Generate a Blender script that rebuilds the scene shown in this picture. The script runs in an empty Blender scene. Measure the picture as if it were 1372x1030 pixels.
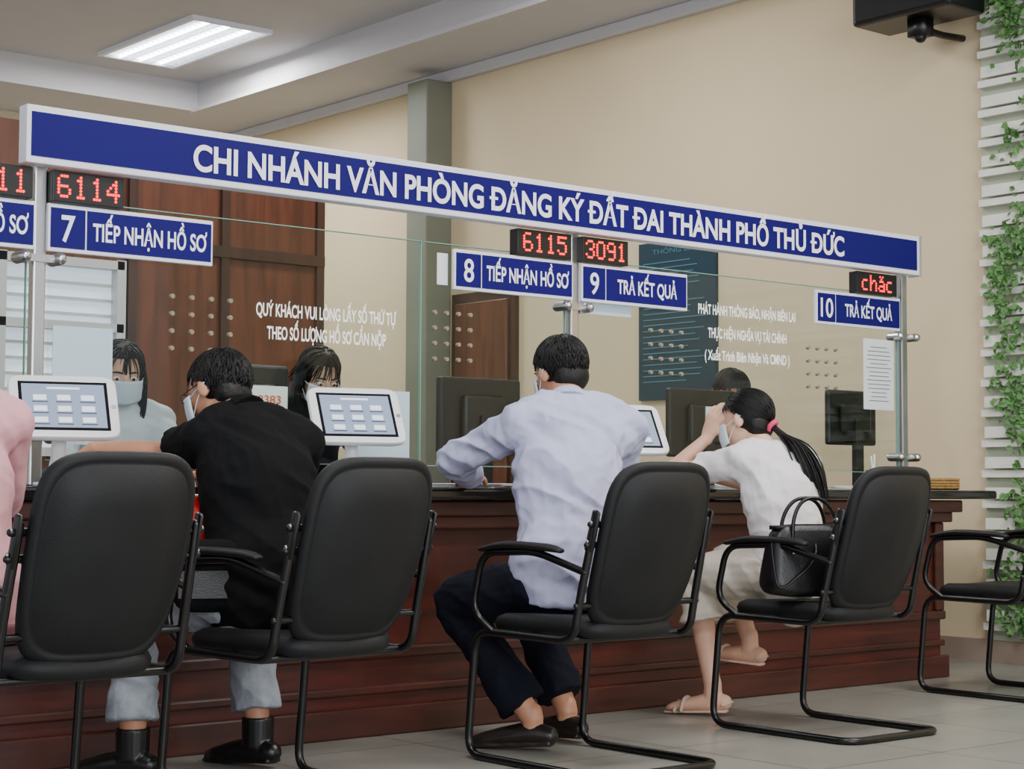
import bpy, math, random
from mathutils import Vector as V, Matrix, noise
random.seed(7)
sc=bpy.context.scene

# ---------------------------------------------------------------- materials
def lin(c):
    o=[]
    for v in c:
        v=v/255.0
        o.append(v/12.92 if v<=0.04045 else ((v+0.055)/1.055)**2.4)
    return (o[0],o[1],o[2],1.0)
def M(name,col,rough=.5,metal=0,bump=0,bscale=60,var=0,vscale=4,emit=0,spec=.5,stretch=(1,1,1),coat=0):
    m=bpy.data.materials.new(name); m.use_nodes=True
    nt=m.node_tree; b=nt.nodes['Principled BSDF']
    c=lin(col); b.inputs['Base Color'].default_value=c
    b.inputs['Roughness'].default_value=rough; b.inputs['Metallic'].default_value=metal
    b.inputs['Specular IOR Level'].default_value=spec
    b.inputs['Coat Weight'].default_value=coat
    if emit:
        b.inputs['Emission Color'].default_value=c; b.inputs['Emission Strength'].default_value=emit
    if bump or var:
        tc=nt.nodes.new('ShaderNodeTexCoord'); mp=nt.nodes.new('ShaderNodeMapping')
        mp.inputs['Scale'].default_value=stretch
        nt.links.new(tc.outputs['Object'],mp.inputs['Vector'])
    if bump:
        n=nt.nodes.new('ShaderNodeTexNoise'); n.inputs['Scale'].default_value=bscale; n.inputs['Detail'].default_value=5
        bp=nt.nodes.new('ShaderNodeBump'); bp.inputs['Strength'].default_value=bump; bp.inputs['Distance'].default_value=.01
        nt.links.new(mp.outputs[0],n.inputs['Vector']); nt.links.new(n.outputs[0],bp.inputs['Height']); nt.links.new(bp.outputs[0],b.inputs['Normal'])
    if var:
        n=nt.nodes.new('ShaderNodeTexNoise'); n.inputs['Scale'].default_value=vscale; n.inputs['Detail'].default_value=6
        r=nt.nodes.new('ShaderNodeValToRGB')
        r.color_ramp.elements[0].position=.3; r.color_ramp.elements[1].position=.7
        r.color_ramp.elements[0].color=tuple(x*(1-var) for x in c[:3])+(1,)
        r.color_ramp.elements[1].color=tuple(min(1,x*(1+var)) for x in c[:3])+(1,)
        nt.links.new(mp.outputs[0],n.inputs['Vector']); nt.links.new(n.outputs[0],r.inputs[0]); nt.links.new(r.outputs[0],b.inputs['Base Color'])
    return m
def glassmat(name,tint):
    m=bpy.data.materials.new(name); m.use_nodes=True; nt=m.node_tree
    for n in list(nt.nodes): nt.nodes.remove(n)
    out=nt.nodes.new('ShaderNodeOutputMaterial'); mix=nt.nodes.new('ShaderNodeMixShader')
    tr=nt.nodes.new('ShaderNodeBsdfTransparent'); tr.inputs[0].default_value=tint
    gl=nt.nodes.new('ShaderNodeBsdfGlossy'); gl.inputs['Roughness'].default_value=.01
    lw=nt.nodes.new('ShaderNodeLayerWeight'); lw.inputs[0].default_value=.5
    pw=nt.nodes.new('ShaderNodeMath'); pw.operation='POWER'; pw.inputs[1].default_value=4
    ma=nt.nodes.new('ShaderNodeMath'); ma.operation='MULTIPLY_ADD'; ma.inputs[1].default_value=.8; ma.inputs[2].default_value=.014
    nt.links.new(lw.outputs['Facing'],pw.inputs[0]); nt.links.new(pw.outputs[0],ma.inputs[0])
    nt.links.new(ma.outputs[0],mix.inputs[0]); nt.links.new(tr.outputs[0],mix.inputs[1]); nt.links.new(gl.outputs[0],mix.inputs[2])
    nt.links.new(mix.outputs[0],out.inputs[0])
    return m
def tilemat(name,col,mortar,size):
    m=M(name,col,rough=.28); nt=m.node_tree; b=nt.nodes['Principled BSDF']
    tc=nt.nodes.new('ShaderNodeTexCoord'); br=nt.nodes.new('ShaderNodeTexBrick')
    br.offset=0; br.inputs['Scale'].default_value=1; br.inputs['Brick Width'].default_value=size; br.inputs['Row Height'].default_value=size
    br.inputs['Mortar Size'].default_value=.004; br.inputs['Mortar'].default_value=lin(mortar)
    br.inputs['Color1'].default_value=lin(col); br.inputs['Color2'].default_value=lin([c*.96 for c in col])
    n=nt.nodes.new('ShaderNodeTexNoise'); n.inputs['Scale'].default_value=5; n.inputs['Detail'].default_value=8
    mx=nt.nodes.new('ShaderNodeMix'); mx.data_type='RGBA'; mx.blend_type='MULTIPLY'; mx.inputs[0].default_value=.25
    nt.links.new(tc.outputs['Object'],br.inputs['Vector']); nt.links.new(tc.outputs['Object'],n.inputs['Vector'])
    nt.links.new(br.outputs[0],mx.inputs[6]); nt.links.new(n.outputs[0],mx.inputs[7]); nt.links.new(mx.outputs[2],b.inputs['Base Color'])
    return m
def woodmat(name,c1,c2,stretch=(1.2,1.2,14),rough=.35,coat=.2):
    m=M(name,c1,rough=rough,coat=coat); nt=m.node_tree; b=nt.nodes['Principled BSDF']
    tc=nt.nodes.new('ShaderNodeTexCoord'); mp=nt.nodes.new('ShaderNodeMapping'); mp.inputs['Scale'].default_value=stretch
    n=nt.nodes.new('ShaderNodeTexNoise'); n.inputs['Scale'].default_value=2.5; n.inputs['Detail'].default_value=8; n.inputs['Distortion'].default_value=.8
    r=nt.nodes.new('ShaderNodeValToRGB'); r.color_ramp.elements[0].position=.32; r.color_ramp.elements[1].position=.68
    r.color_ramp.elements[0].color=lin(c1); r.color_ramp.elements[1].color=lin(c2)
    nt.links.new(tc.outputs['Object'],mp.inputs[0]); nt.links.new(mp.outputs[0],n.inputs[0]); nt.links.new(n.outputs[0],r.inputs[0]); nt.links.new(r.outputs[0],b.inputs['Base Color'])
    return m

m_wall=M('wall_paint',(214,196,162),rough=.85,bump=.05,bscale=120,var=.03,vscale=1.5)
m_back=M('wall_paint_back',(205,194,168),rough=.85)
m_ceil=M('ceiling_paint',(196,194,197),rough=.9,var=.02)
m_floor=tilemat('floor_tiles',(154,153,144),(106,104,98),.6)
m_base=M('baseboard_tile',(156,138,122),rough=.3,var=.1)
m_mahog=woodmat('mahogany',(56,19,13),(84,30,20),stretch=(.8,.8,8),rough=.42,coat=.1)
m_mahog2=woodmat('mahogany_trim',(50,21,15),(76,33,23),stretch=(.8,.8,8),rough=.42,coat=.1)
m_granite=M('dark_granite',(18,16,18),rough=.18,var=.4,vscale=120,coat=.3)
m_brown=woodmat('brown_cladding',(68,33,19),(98,52,32),stretch=(6,6,.7))
m_dkbrown=woodmat('dark_brown_wood',(40,22,15),(62,35,24),stretch=(6,6,.7))
m_steel=M('brushed_steel',(190,190,190),rough=.28,metal=1,bump=.05,bscale=200,stretch=(1,1,.05))
m_alu=M('aluminium_trim',(205,205,210),rough=.35,metal=.7)
m_glass=glassmat('partition_glass',(.94,.97,.952,1))
m_edge=M('glass_edge',(120,165,150),rough=.2)
m_blue=M('sign_blue',(16,2,100),rough=.45,var=.04,spec=.2)
m_white=M('sign_white',(232,234,245),rough=.4)
m_txt=M('letter_white',(240,240,250),rough=.5,emit=.15)
m_gtxt=M('glass_letter_white_glow',(240,244,240),rough=.6,emit=.4)  # white lettering with emission added to look brighter; not a lamp
m_blk=M('black_plastic',(10,10,12),rough=.4,bump=.03,bscale=300)
m_led=M('led_red',(255,8,16),rough=.5,emit=3.2)
m_vinyl=M('black_vinyl',(19,20,22),rough=.58,bump=.14,bscale=260,var=.15,vscale=12,spec=.35)
m_frame=M('black_powdercoat',(8,8,9),rough=.32)
m_pad=M('arm_pad',(13,13,15),rough=.6)
m_tabw=M('tablet_white',(232,234,236),rough=.3)
m_bez=M('tablet_bezel',(14,16,20),rough=.1)
m_tabs=M('tablet_screen',(140,154,178),rough=.12,emit=.4)
m_icon=M('screen_icon',(226,232,242),rough=.4,emit=.55)
m_icon2=M('screen_label',(70,76,100),rough=.4)
m_mon=M('monitor_back',(12,13,16),rough=.45)
m_mscr=M('monitor_screen',(120,140,170),rough=.2,emit=.5)
m_paper=M('paper',(225,230,232),rough=.8)
m_bpaper=M('bluish_paper',(190,212,224),rough=.8)
m_teal=M('poster_teal',(8,48,64),rough=.5,var=.05)
m_tealt=M('poster_text',(70,118,132),rough=.6)
m_grey=M('column_paint',(116,120,106),rough=.6,var=.08,vscale=2)
m_slat=M('white_slats',(222,222,212),rough=.6,var=.05,vscale=20)
m_slatbk=M('slat_backing',(165,172,152),rough=.8)
m_leaf=M('ivy_leaf',(84,126,68),rough=.6,var=.35,vscale=9)
m_winl=M('window_daylight',(205,215,228),rough=.3,emit=.9)
m_winf=M('window_frame_white',(190,190,190),rough=.5)
m_lamp=M('lamp_tube',(235,245,255),rough=.3,emit=18)
m_lampw=M('lamp_louvre',(230,232,235),rough=.25,metal=.3,emit=1)
m_tray=M('wicker',(160,125,70),rough=.7,bump=.6,bscale=90,var=.25,vscale=60)
m_red=M('helmet_red',(205,24,26),rough=.2,coat=.5)
m_leather=M('black_leather',(10,10,12),rough=.38,bump=.12,bscale=180)
m_logo=M('screen_sticker',(235,235,235),rough=.5)
m_orange=M('logo_orange',(220,90,50),rough=.5)
# people
m_skin=M('skin',(188,134,104),rough=.5,bump=.04,bscale=300,var=.05,vscale=20)
m_skin2=M('skin_light',(218,172,146),rough=.5,bump=.04,bscale=300,var=.04,vscale=20)
m_hair=M('black_hair',(7,6,6),rough=.42,bump=.3,bscale=80,stretch=(6,6,1),spec=.35)
m_blackshirt=M('black_cotton',(9,10,12),rough=.9,bump=.25,bscale=30,spec=.2)
m_lav=M('lavender_shirt',(182,184,214),rough=.8,bump=.25,bscale=18,var=.03,vscale=10)
m_navy=M('navy_trousers',(12,15,28),rough=.85,bump=.2,bscale=25,spec=.2)
m_jean=M('grey_denim',(146,152,160),rough=.9,bump=.3,bscale=60,var=.14,vscale=25)
m_wtee=M('white_tee',(226,222,222),rough=.85,bump=.2,bscale=22)
m_skirt=M('cream_skirt',(206,198,184),rough=.85,bump=.25,bscale=25,var=.05)
m_pink=M('pink_jacket',(214,156,164),rough=.85,bump=.25,bscale=25)
m_pinkst=M('jacket_stripe',(120,70,78),rough=.85,bump=.25,bscale=25)
m_shoeb=M('black_shoe',(9,9,10),rough=.35)
m_shoebr=M('brown_loafer',(32,26,23),rough=.35)
m_sandal=M('sandal_beige',(205,180,160),rough=.4)
m_mask=M('face_mask',(205,220,232),rough=.8)
m_scr=M('pink_scrunchie',(226,70,110),rough=.8,bump=.4,bscale=60)
m_eye=M('eye_white',(225,222,216),rough=.2)
m_iris=M('iris_dark',(25,15,12),rough=.15)
m_lip=M('lips',(170,95,88),rough=.5)
m_blouse=M('staff_blouse',(214,220,226),rough=.85,bump=.2,bscale=25)

# ---------------------------------------------------------------- mesh helpers
def empty(name,loc=(0,0,0),rotz=0):
    e=bpy.data.objects.new(name,None); e.location=loc; e.rotation_euler=(0,0,rotz); e.empty_display_size=.1
    sc.collection.objects.link(e); return e
def attach(o,p):
    if p is not None:
        o.parent=p; o.matrix_parent_inverse=(Matrix.Translation(p.location)@Matrix.Rotation(p.rotation_euler[2],4,'Z')).inverted()
def mkobj(name,me,mat=None,parent=None,smooth=False):
    o=bpy.data.objects.new(name,me); sc.collection.objects.link(o)
    if mat is not None: me.materials.append(mat)
    if smooth:
        for p in me.polygons: p.use_smooth=True
    attach(o,parent); return o
class MB:
    def __init__(s): s.v=[]; s.f=[]
    def mesh(s,name):
        me=bpy.data.meshes.new(name); me.from_pydata([tuple(a) for a in s.v],[],s.f); me.update()
        import bmesh
        b=bmesh.new(); b.from_mesh(me); bmesh.ops.recalc_face_normals(b,faces=b.faces); b.to_mesh(me); b.free()
        return me
def addbox(mb,a,b):
    n=len(mb.v); x0,y0,z0=a; x1,y1,z1=b
    mb.v+=[V(p) for p in ((x0,y0,z0),(x1,y0,z0),(x1,y1,z0),(x0,y1,z0),(x0,y0,z1),(x1,y0,z1),(x1,y1,z1),(x0,y1,z1))]
    for f in ((0,3,2,1),(4,5,6,7),(0,1,5,4),(1,2,6,5),(2,3,7,6),(3,0,4,7)): mb.f.append(tuple(n+i for i in f))
def box(name,a,b,mat,parent=None,bev=0,seg=2):
    mb=MB(); addbox(mb,a,b); o=mkobj(name,mb.mesh(name),mat,parent)
    if bev:
        md=o.modifiers.new('bev','BEVEL'); md.width=bev; md.segments=seg; md.limit_method='ANGLE'
    return o
def catmull(P,R,sub):
    if sub<=1 or len(P)<3: return P,R
    np_,nr=[],[]
    for i in range(len(P)-1):
        p0=P[max(i-1,0)];p1=P[i];p2=P[i+1];p3=P[min(i+2,len(P)-1)]
        for k in range(sub):
            t=k/sub
            q=0.5*((2*p1)+(p2-p0)*t+(2*p0-5*p1+4*p2-p3)*t*t+(3*p1-p0-3*p2+p3)*t**3)
            s=t*t*(3-2*t)
            nr.append((R[i][0]*(1-s)+R[i+1][0]*s,R[i][1]*(1-s)+R[i+1][1]*s)); np_.append(q)
    np_.append(P[-1]); nr.append(R[-1]); return np_,nr
def tube(mb,pts,rad,side=None,seg=12,cap='round',sub=3):
    P=[V(p) for p in pts]
    if not isinstance(rad,(list,tuple)): rad=[rad]*len(P)
    R=[(r,r) if not isinstance(r,(list,tuple)) else tuple(r) for r in rad]
    P,R=catmull(P,R,sub)
    T=[]
    for i in range(len(P)):
        t=P[min(i+1,len(P)-1)]-P[max(i-1,0)]
        T.append(t.normalized() if t.length>1e-9 else V((0,0,1)))
    u=V(side) if side is not None else (V((0,0,1)) if abs(T[0].z)<.9 else V((1,0,0)))
    rings=[]
    def ring(c,t,a,b):
        nonlocal u
        base=V(side) if side is not None else u
        w=base-t*base.dot(t)
        if w.length<1e-4: w=u-t*u.dot(t)
        w.normalize(); u=w; v=t.cross(w)
        s=len(mb.v)
        for k in range(seg):
            an=2*math.pi*k/seg; mb.v.append(c+w*(a*math.cos(an))+v*(b*math.sin(an)))
        rings.append(s)
    if cap=='round':
        for an in (80,55,28):
            h=math.radians(an); ring(P[0]-T[0]*(min(R[0])*math.sin(h)),T[0],R[0][0]*math.cos(h),R[0][1]*math.cos(h))
    for i in range(len(P)): ring(P[i],T[i],*R[i])
    if cap=='round':
        for an in (28,55,80):
            h=math.radians(an); ring(P[-1]+T[-1]*(min(R[-1])*math.sin(h)),T[-1],R[-1][0]*math.cos(h),R[-1][1]*math.cos(h))
    for a,b in zip(rings,rings[1:]):
        for k in range(seg):
            k2=(k+1)%seg; mb.f.append((a+k,a+k2,b+k2,b+k))
    mb.f.append(tuple(rings[0]+k for k in reversed(range(seg)))); mb.f.append(tuple(rings[-1]+k for k in range(seg)))
def fillet(pts,r,n=6):
    P=[V(p) for p in pts]; out=[P[0]]
    for i in range(1,len(P)-1):
        a=P[i-1]-P[i]; b=P[i+1]-P[i]; ra=min(r,a.length*.49); rb=min(r,b.length*.49)
        s=P[i]+a.normalized()*ra; e=P[i]+b.normalized()*rb
        for k in range(n+1):
            t=k/n; out.append(s*(1-t)**2+P[i]*2*t*(1-t)+e*t*t)
    out.append(P[-1]); return out
def ell(mb,c,r,fr=None,nu=18,nv=12):
    X,Y,Z=fr if fr else (V((1,0,0)),V((0,1,0)),V((0,0,1)))
    c=V(c); s=len(mb.v)
    for j in range(1,nv):
        ph=math.pi*j/nv
        for i in range(nu):
            th=2*math.pi*i/nu
            mb.v.append(c+X*(r[0]*math.sin(ph)*math.cos(th))+Y*(r[1]*math.sin(ph)*math.sin(th))+Z*(r[2]*math.cos(ph)))
    top=len(mb.v); mb.v.append(c+Z*r[2]); bot=len(mb.v); mb.v.append(c-Z*r[2])
    for j in range(nv-2):
        for i in range(nu):
            i2=(i+1)%nu; mb.f.append((s+j*nu+i,s+(j+1)*nu+i,s+(j+1)*nu+i2,s+j*nu+i2))
    for i in range(nu):
        i2=(i+1)%nu; mb.f.append((top,s+i,s+i2)); mb.f.append((bot,s+(nv-2)*nu+i2,s+(nv-2)*nu+i))
def remesh(mb,name,mat,parent,vox=.006,sm=3,fold=0,fs=1.0,seed=0):
    o=bpy.data.objects.new('tmp',mb.mesh('tmp')); sc.collection.objects.link(o)
    r=o.modifiers.new('r','REMESH'); r.mode='VOXEL'; r.voxel_size=vox
    if sm:
        s=o.modifiers.new('s','SMOOTH'); s.factor=.5; s.iterations=sm
    dg=bpy.context.evaluated_depsgraph_get(); me=bpy.data.meshes.new_from_object(o.evaluated_get(dg))
    bpy.data.objects.remove(o)
    if fold:
        off=V((seed*3.1,seed*1.7,0)); nn=[v.normal.copy() for v in me.vertices]
        for i,v in enumerate(me.vertices):
            c=v.co
            q=V((c.x*7+c.z*5,c.y*7-c.z*3,c.z*9+c.x*3))*fs+off
            w=noise.noise(q*.6)*.8
            d=1-abs(noise.noise(q+V((w,w,w))))*2.2
            q2=V((c.x*16-c.z*9,c.y*14,c.z*10+c.x*12))*fs+off
            d2=(1-abs(noise.noise(q2))*2.4)*.35+noise.noise(c*30+off)*.2
            v.co=c+nn[i]*(fold*(d-.45+d2))
    me.materials.clear(); me.name=name
    return mkobj(name,me,mat,parent,True)
SPEC={'Đ':('D','b'),'Ơ':('O','h'),'Ợ':('Ọ','h'),'Ư':('U','h'),'Ứ':('Ú','h'),'Ự':('Ụ','h')}
def tmesh(body,bold):
    cu=bpy.data.curves.new('t','FONT'); cu.body=body; cu.size=1; cu.offset=bold; cu.align_x='LEFT'
    o=bpy.data.objects.new('t',cu); sc.collection.objects.link(o)
    dg=bpy.context.evaluated_depsgraph_get(); me=bpy.data.meshes.new_from_object(o.evaluated_get(dg))
    bpy.data.objects.remove(o); return me
def text(body,name,cx,y,cz,width,height,mat,parent,bold=0.0,face='y'):
    plain=''.join(SPEC[c][0] if c in SPEC else c for c in body)
    me=tmesh(plain,bold)
    vs=[v.co.copy() for v in me.vertices]; fs=[tuple(p.vertices) for p in me.polygons]
    for i,c in enumerate(body):
        if c not in SPEC: continue
        base=SPEC[c][0]; simple={'Ọ':'O','Ú':'U','Ụ':'U'}.get(base,base)
        m1=tmesh(plain[:i]+simple,bold); xr=max(v.co.x for v in m1.vertices)
        m2=tmesh(simple,bold); wd=max(v.co.x for v in m2.vertices)-min(v.co.x for v in m2.vertices)
        xl=xr-wd; k=len(vs)
        if SPEC[c][1]=='b': q=[(xl-.09,.31),(xl+.30,.31),(xl+.30,.40),(xl-.09,.40)]; vs+=[V((a,b,.002)) for a,b in q]; fs.append((k,k+1,k+2,k+3))
        else:
            e=-.05 if simple=='O' else 0
            q=[(xr-.07+e,.56),(xr+.05+e,.63),(xr+.10+e,.72),(xr+.09+e,.84),(xr-.01+e,.84),(xr+.0+e,.74),(xr-.07+e,.66)]
            vs+=[V((a,b,.002)) for a,b in q]; fs+=[(k,k+1,k+5,k+6),(k+1,k+2,k+5),(k+2,k+3,k+4,k+5)]
    me=bpy.data.meshes.new(name)
    xs=[v.x for v in vs]; x0,x1=min(xs),max(xs); s=width/(x1-x0); hs=height/.70
    out=[]
    for v in vs:
        X=(v.x-(x0+x1)/2)*s; Z=(v.y-.35)*hs; dz=(.0003 if v.z>.001 else 0)
        out.append((cx+X,y-dz,cz+Z) if face=='y' else (y-dz,cx-X,cz+Z))
    me.from_pydata(out,[],fs); me.update()
    return mkobj(name,me,mat,parent)

# ---------------------------------------------------------------- room
box('floor',(-3,-3,-.1),(9,13.3,0),m_floor)
box('wall_right',(7.55,-3,0),(7.75,13.3,4.2),m_wall)
box('wall_back',(-3,13,0),(7.55,13.2,4.2),m_back)
def ceiling():
    mb=MB()
    addbox(mb,(-3,-3,3.96),(7.55,13,4.15))
    addbox(mb,(6.88,-3,3.74),(7.55,13,3.96))
    addbox(mb,(-3,12.06,3.74),(6.88,13,3.96))
    mkobj('ceiling',mb.mesh('ceiling'),m_ceil)
ceiling()
box('trim_1',(6.84,-3,3.73),(6.90,12.1,3.76),m_ceil)
box('trim_2',(7.50,-3,3.66),(7.55,13,3.74),m_ceil,bev=.01)
box('baseboard_right',(7.53,-3,0),(7.55,13,.11),m_base)
box('baseboard_back',(-3,12.98,0),(7.53,13,.11),m_base)
box('wall_column',(7.33,9.72,0),(7.55,9.95,3.66),m_grey,bev=.01)
# ceiling light
L=empty('ceiling_light',(6.14,10.97,3.95))
mb=MB()
for a,b in (((5.83,10.3,3.93),(5.86,11.65,3.96)),((6.42,10.3,3.93),(6.45,11.65,3.96)),((5.86,10.3,3.93),(6.42,10.33,3.96)),((5.86,11.62,3.93),(6.42,11.65,3.96))): addbox(mb,a,b)
mkobj('housing',mb.mesh('h'),m_white,L)
mb=MB()
for i in range(3): tube(mb,[(5.98+i*.16,10.36,3.95),(5.98+i*.16,11.59,3.95)],.018,seg=10)
mkobj('tubes',mb.mesh('t'),m_lamp,L,True)
mb=MB()
for i in range(17): addbox(mb,(5.87,10.4+i*.073,3.935),(6.41,10.404+i*.073,3.955))
for i in range(2): addbox(mb,(6.055+i*.16,10.33,3.932),(6.065+i*.16,11.62,3.955))
mkobj('louvres',mb.mesh('l'),m_lampw,L)
# wood partition behind counter with window
pw=empty('wood_partition',(4.3,8.55,0))
mb=MB()
addbox(mb,(2.2,8.5,0),(3.05,8.6,2.7)); addbox(mb,(4.42,8.5,0),(5.67,8.6,2.7)); addbox(mb,(3.05,8.5,0),(4.42,8.6,1.0)); addbox(mb,(3.05,8.5,2.02),(4.42,8.6,2.7))
mkobj('cladding',mb.mesh('c'),m_brown,pw)
mb=MB()
for x in (4.44,5.0,5.62): addbox(mb,(x,8.475,0),(x+.05,8.5,2.7))
addbox(mb,(2.2,8.47,2.1),(5.67,8.5,2.16)); 
mkobj('battens',mb.mesh('b'),m_dkbrown,pw)
wn=empty('window_1',(3.75,8.5,1.5))
box('pane',(3.08,8.55,1.03),(4.39,8.57,1.99),m_winl,wn)
mb=MB()
for x in (3.05,3.72,4.38): addbox(mb,(x,8.48,1.0),(x+.05,8.56,2.03))
for z in (1.0,1.98,1.65): addbox(mb,(3.05,8.48,z),(4.42,8.56,z+.045))
for i in range(11): addbox(mb,(3.1,8.53,1.09+i*.08),(4.38,8.545,1.105+i*.08))
mkobj('frame',mb.mesh('f'),m_winf,wn)
# door on right wall
dr=empty('door_1',(7.5,9.3,0))
box('leaf',(7.49,9.05,0),(7.54,9.6,2.1),m_brown,dr,bev=.006)
box('frame',(7.51,8.99,0),(7.55,9.66,2.17),m_dkbrown,dr)
# poster
po=empty('wall_poster',(7.54,7.5,1.85))
box('board',(7.525,7.19,1.38),(7.55,7.83,2.33),m_teal,po)
text('THÔNG BÁO','title',7.51,7.523,2.27,.4,.03,m_tealt,po,face='x')
mb=MB(); random.seed(3)
for i in range(22):
    w=random.uniform(.35,.54); addbox(mb,(7.5225,7.79-w,2.2-i*.034),(7.5245,7.79,2.206-i*.034))
mkobj('lines',mb.mesh('l'),m_tealt,po)
# ivy slat wall
sl=empty('slat_trellis',(7.5,4.6,0))
box('backing',(7.52,3.6,.11),(7.549,5.34,3.66),m_slatbk,sl)
mb=MB(); z=.16
while z<3.6:
    addbox(mb,(7.485,3.6,z),(7.52,5.34,z+.035))
    addbox(mb,(7.47,3.6,z+.045),(7.5,5.31,z+.1))
    z+=.15
mkobj('slats',mb.mesh('s'),m_slat,sl)
def leaves(name,n,fn,size,parent):
    mb=MB()
    for i in range(n):
        c=fn(); s=random.uniform(.6,1.2)*size
        d=V((random.uniform(-.5,0),random.uniform(-1,1),random.uniform(-1,.6))).normalized()
        nn=V((-1,random.uniform(-.4,.4),random.uniform(-.2,.6))).normalized(); r=d.cross(nn).normalized(); nn=r.cross(d)
        k=len(mb.v)
        for a,b,h in ((0,0,0),(.35,.42,.1),(.7,.3,.1),(1,0,-.1),(.7,-.3,.1),(.35,-.42,.1)): mb.v.append(c+d*a*s+r*b*s+nn*h*s)
        mb.f+= [(k,k+1,k+2,k+3),(k,k+3,k+4,k+5)]
    mkobj(name,mb.mesh(name),m_leaf,parent,False)
cl=[(random.uniform(4.85,5.22),random.uniform(.15,3.4)) for _ in range(60)]+[(random.uniform(3.7,4.9),random.uniform(.15,3.4)) for _ in range(45)]
def lf():
    a=random.choice(cl); return V((7.462-abs(random.gauss(0,.008)),min(5.27,a[0]+random.gauss(0,.045)),max(.16,a[1]+random.gauss(0,.07))))
leaves('ivy',2700,lf,.042,sl)
# speaker
sp=empty('wall_speaker',(7.3,5.55,3.3))
box('cabinet',(7.07,5.20,3.19),(7.37,5.80,3.46),m_blk,sp,bev=.02)
box('grille',(7.06,5.23,3.21),(7.075,5.77,3.44),M('grille_cloth',(10,10,11),rough=.8,bump=.5,bscale=400),sp)
mb=MB(); tube(mb,[(7.55,5.47,3.15),(7.3,5.47,3.14),(7.22,5.47,3.20)],.018); addbox(mb,(7.16,5.42,3.10),(7.24,5.52,3.19)); ell(mb,(7.2,5.47,3.10),(.03,.03,.03))
mkobj('bracket',mb.mesh('b'),m_blk,sp,True)

# ---------------------------------------------------------------- counter
ct=empty('service_counter',(4,5.2,0)); CT=.845
box('granite_top',(.6,4.95,CT-.04),(7.06,5.55,CT),m_granite,ct,bev=.012,seg=3)
mb=MB()
addbox(mb,(.7,5.05,.09),(6.75,5.5,.80))
mkobj('body',mb.mesh('b'),m_mahog,ct)
mb=MB()
addbox(mb,(.68,5.02,.0),(6.78,5.52,.10)); addbox(mb,(.68,4.99,.745),(6.85,5.53,.80)); addbox(mb,(.69,5.01,.70),(6.80,5.51,.75))
addbox(mb,(.69,5.03,.26),(6.77,5.05,.30)); addbox(mb,(.69,5.035,.14),(6.77,5.05,.17))
for i in range(6):
    x=1.1+i*1.12; addbox(mb,(x,5.03,.30),(x+.06,5.05,.70))
o=mkobj('mouldings',mb.mesh('m'),m_mahog2,ct); md=o.modifiers.new('b','BEVEL'); md.width=.008; md.segments=2
dk=empty('staff_desk',(4,5.85,0))
box('desk_top',(.8,5.56,.73),(7.4,6.05,.76),m_mahog2,dk,bev=.004)
mb=MB()
for x in (.85,2.6,3.75,4.85,6.0,7.3): addbox(mb,(x,5.6,0),(x+.03,6.0,.73))
mkobj('desk_sides',mb.mesh('d'),m_mahog,dk)
# glass partition
GY=5.34
gp=empty('glass_partition',(4.6,GY,CT))
posts=[.72,2.475,4.76,6.86]
mb=MB()
for x in posts: addbox(mb,(x-.022,GY-.02,CT),(x+.022,GY+.02,1.9))
o=mkobj('posts',mb.mesh('p'),m_steel,gp); md=o.modifiers.new('b','BEVEL'); md.width=.006; md.segments=2
i=0
panes=[(.76,2.435),(2.515,4.0),(4.015,4.72),(4.80,6.82)]
for a,b in panes:
    i+=1; box('pane_%d'%i,(a,GY-.005,.93),(b,GY+.005,1.765),m_glass,gp)
    mb=MB(); addbox(mb,(a,GY-.006,1.765),(b,GY+.006,1.768)); addbox(mb,(a,GY-.006,.927),(b,GY+.006,.93)); addbox(mb,(b,GY-.006,.93),(b+.003,GY+.006,1.768))
    mkobj('pane_edge_%d'%i,mb.mesh('e'),m_edge,gp)
mb=MB()
for x in posts:
    for z in (1.57,1.0):
        addbox(mb,(x-.07,GY-.028,z-.012),(x+.07,GY-.018,z+.012))
        for s in (-.06,.06):
            tube(mb,[(x+s,GY-.04,z),(x+s,GY+.02,z)],.02,seg=14)
mkobj('clamps',mb.mesh('c'),m_steel,gp)
mb=MB()
for (x0,x1,z0) in ((2.96,3.185,1.31),(4.07,4.24,1.33),(5.2,5.38,1.33),(6.19,6.38,1.31)):
    for a in range(4):
        for b in range(4):
            x=x0+(x1-x0)*a/3; z=z0+.175*b/3
            tube(mb,[(x,GY-.007,z),(x,GY+.007,z)],.008,seg=12,cap='flat')
mkobj('speech_hole_rims',mb.mesh('h'),M('hole_rim',(140,128,106),rough=.4),gp)
text('QUÝ KHÁCH VUI LÒNG LẤY SỐ THỨ TỰ','lettering_1',3.585,GY-.008,1.465,.60,.044,m_gtxt,gp,bold=.02)
text('THEO SỐ LƯỢNG HỒ SƠ CẦN NỘP','lettering_2',3.585,GY-.008,1.385,.51,.044,m_gtxt,gp,bold=.02)
text('PHÁT HÀNH THÔNG BÁO, NHẬN BIÊN LAI','lettering_3',5.785,GY-.008,1.615,.62,.042,m_gtxt,gp,bold=.02)
text('THỰC HIỆN NGHĨA VỤ TÀI CHÍNH','lettering_4',5.785,GY-.008,1.515,.50,.042,m_gtxt,gp,bold=.02)
text('( Xuất Trình Biên Nhận Và CMND )','lettering_5',5.785,GY-.008,1.42,.54,.042,m_gtxt,gp,bold=.02)
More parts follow.
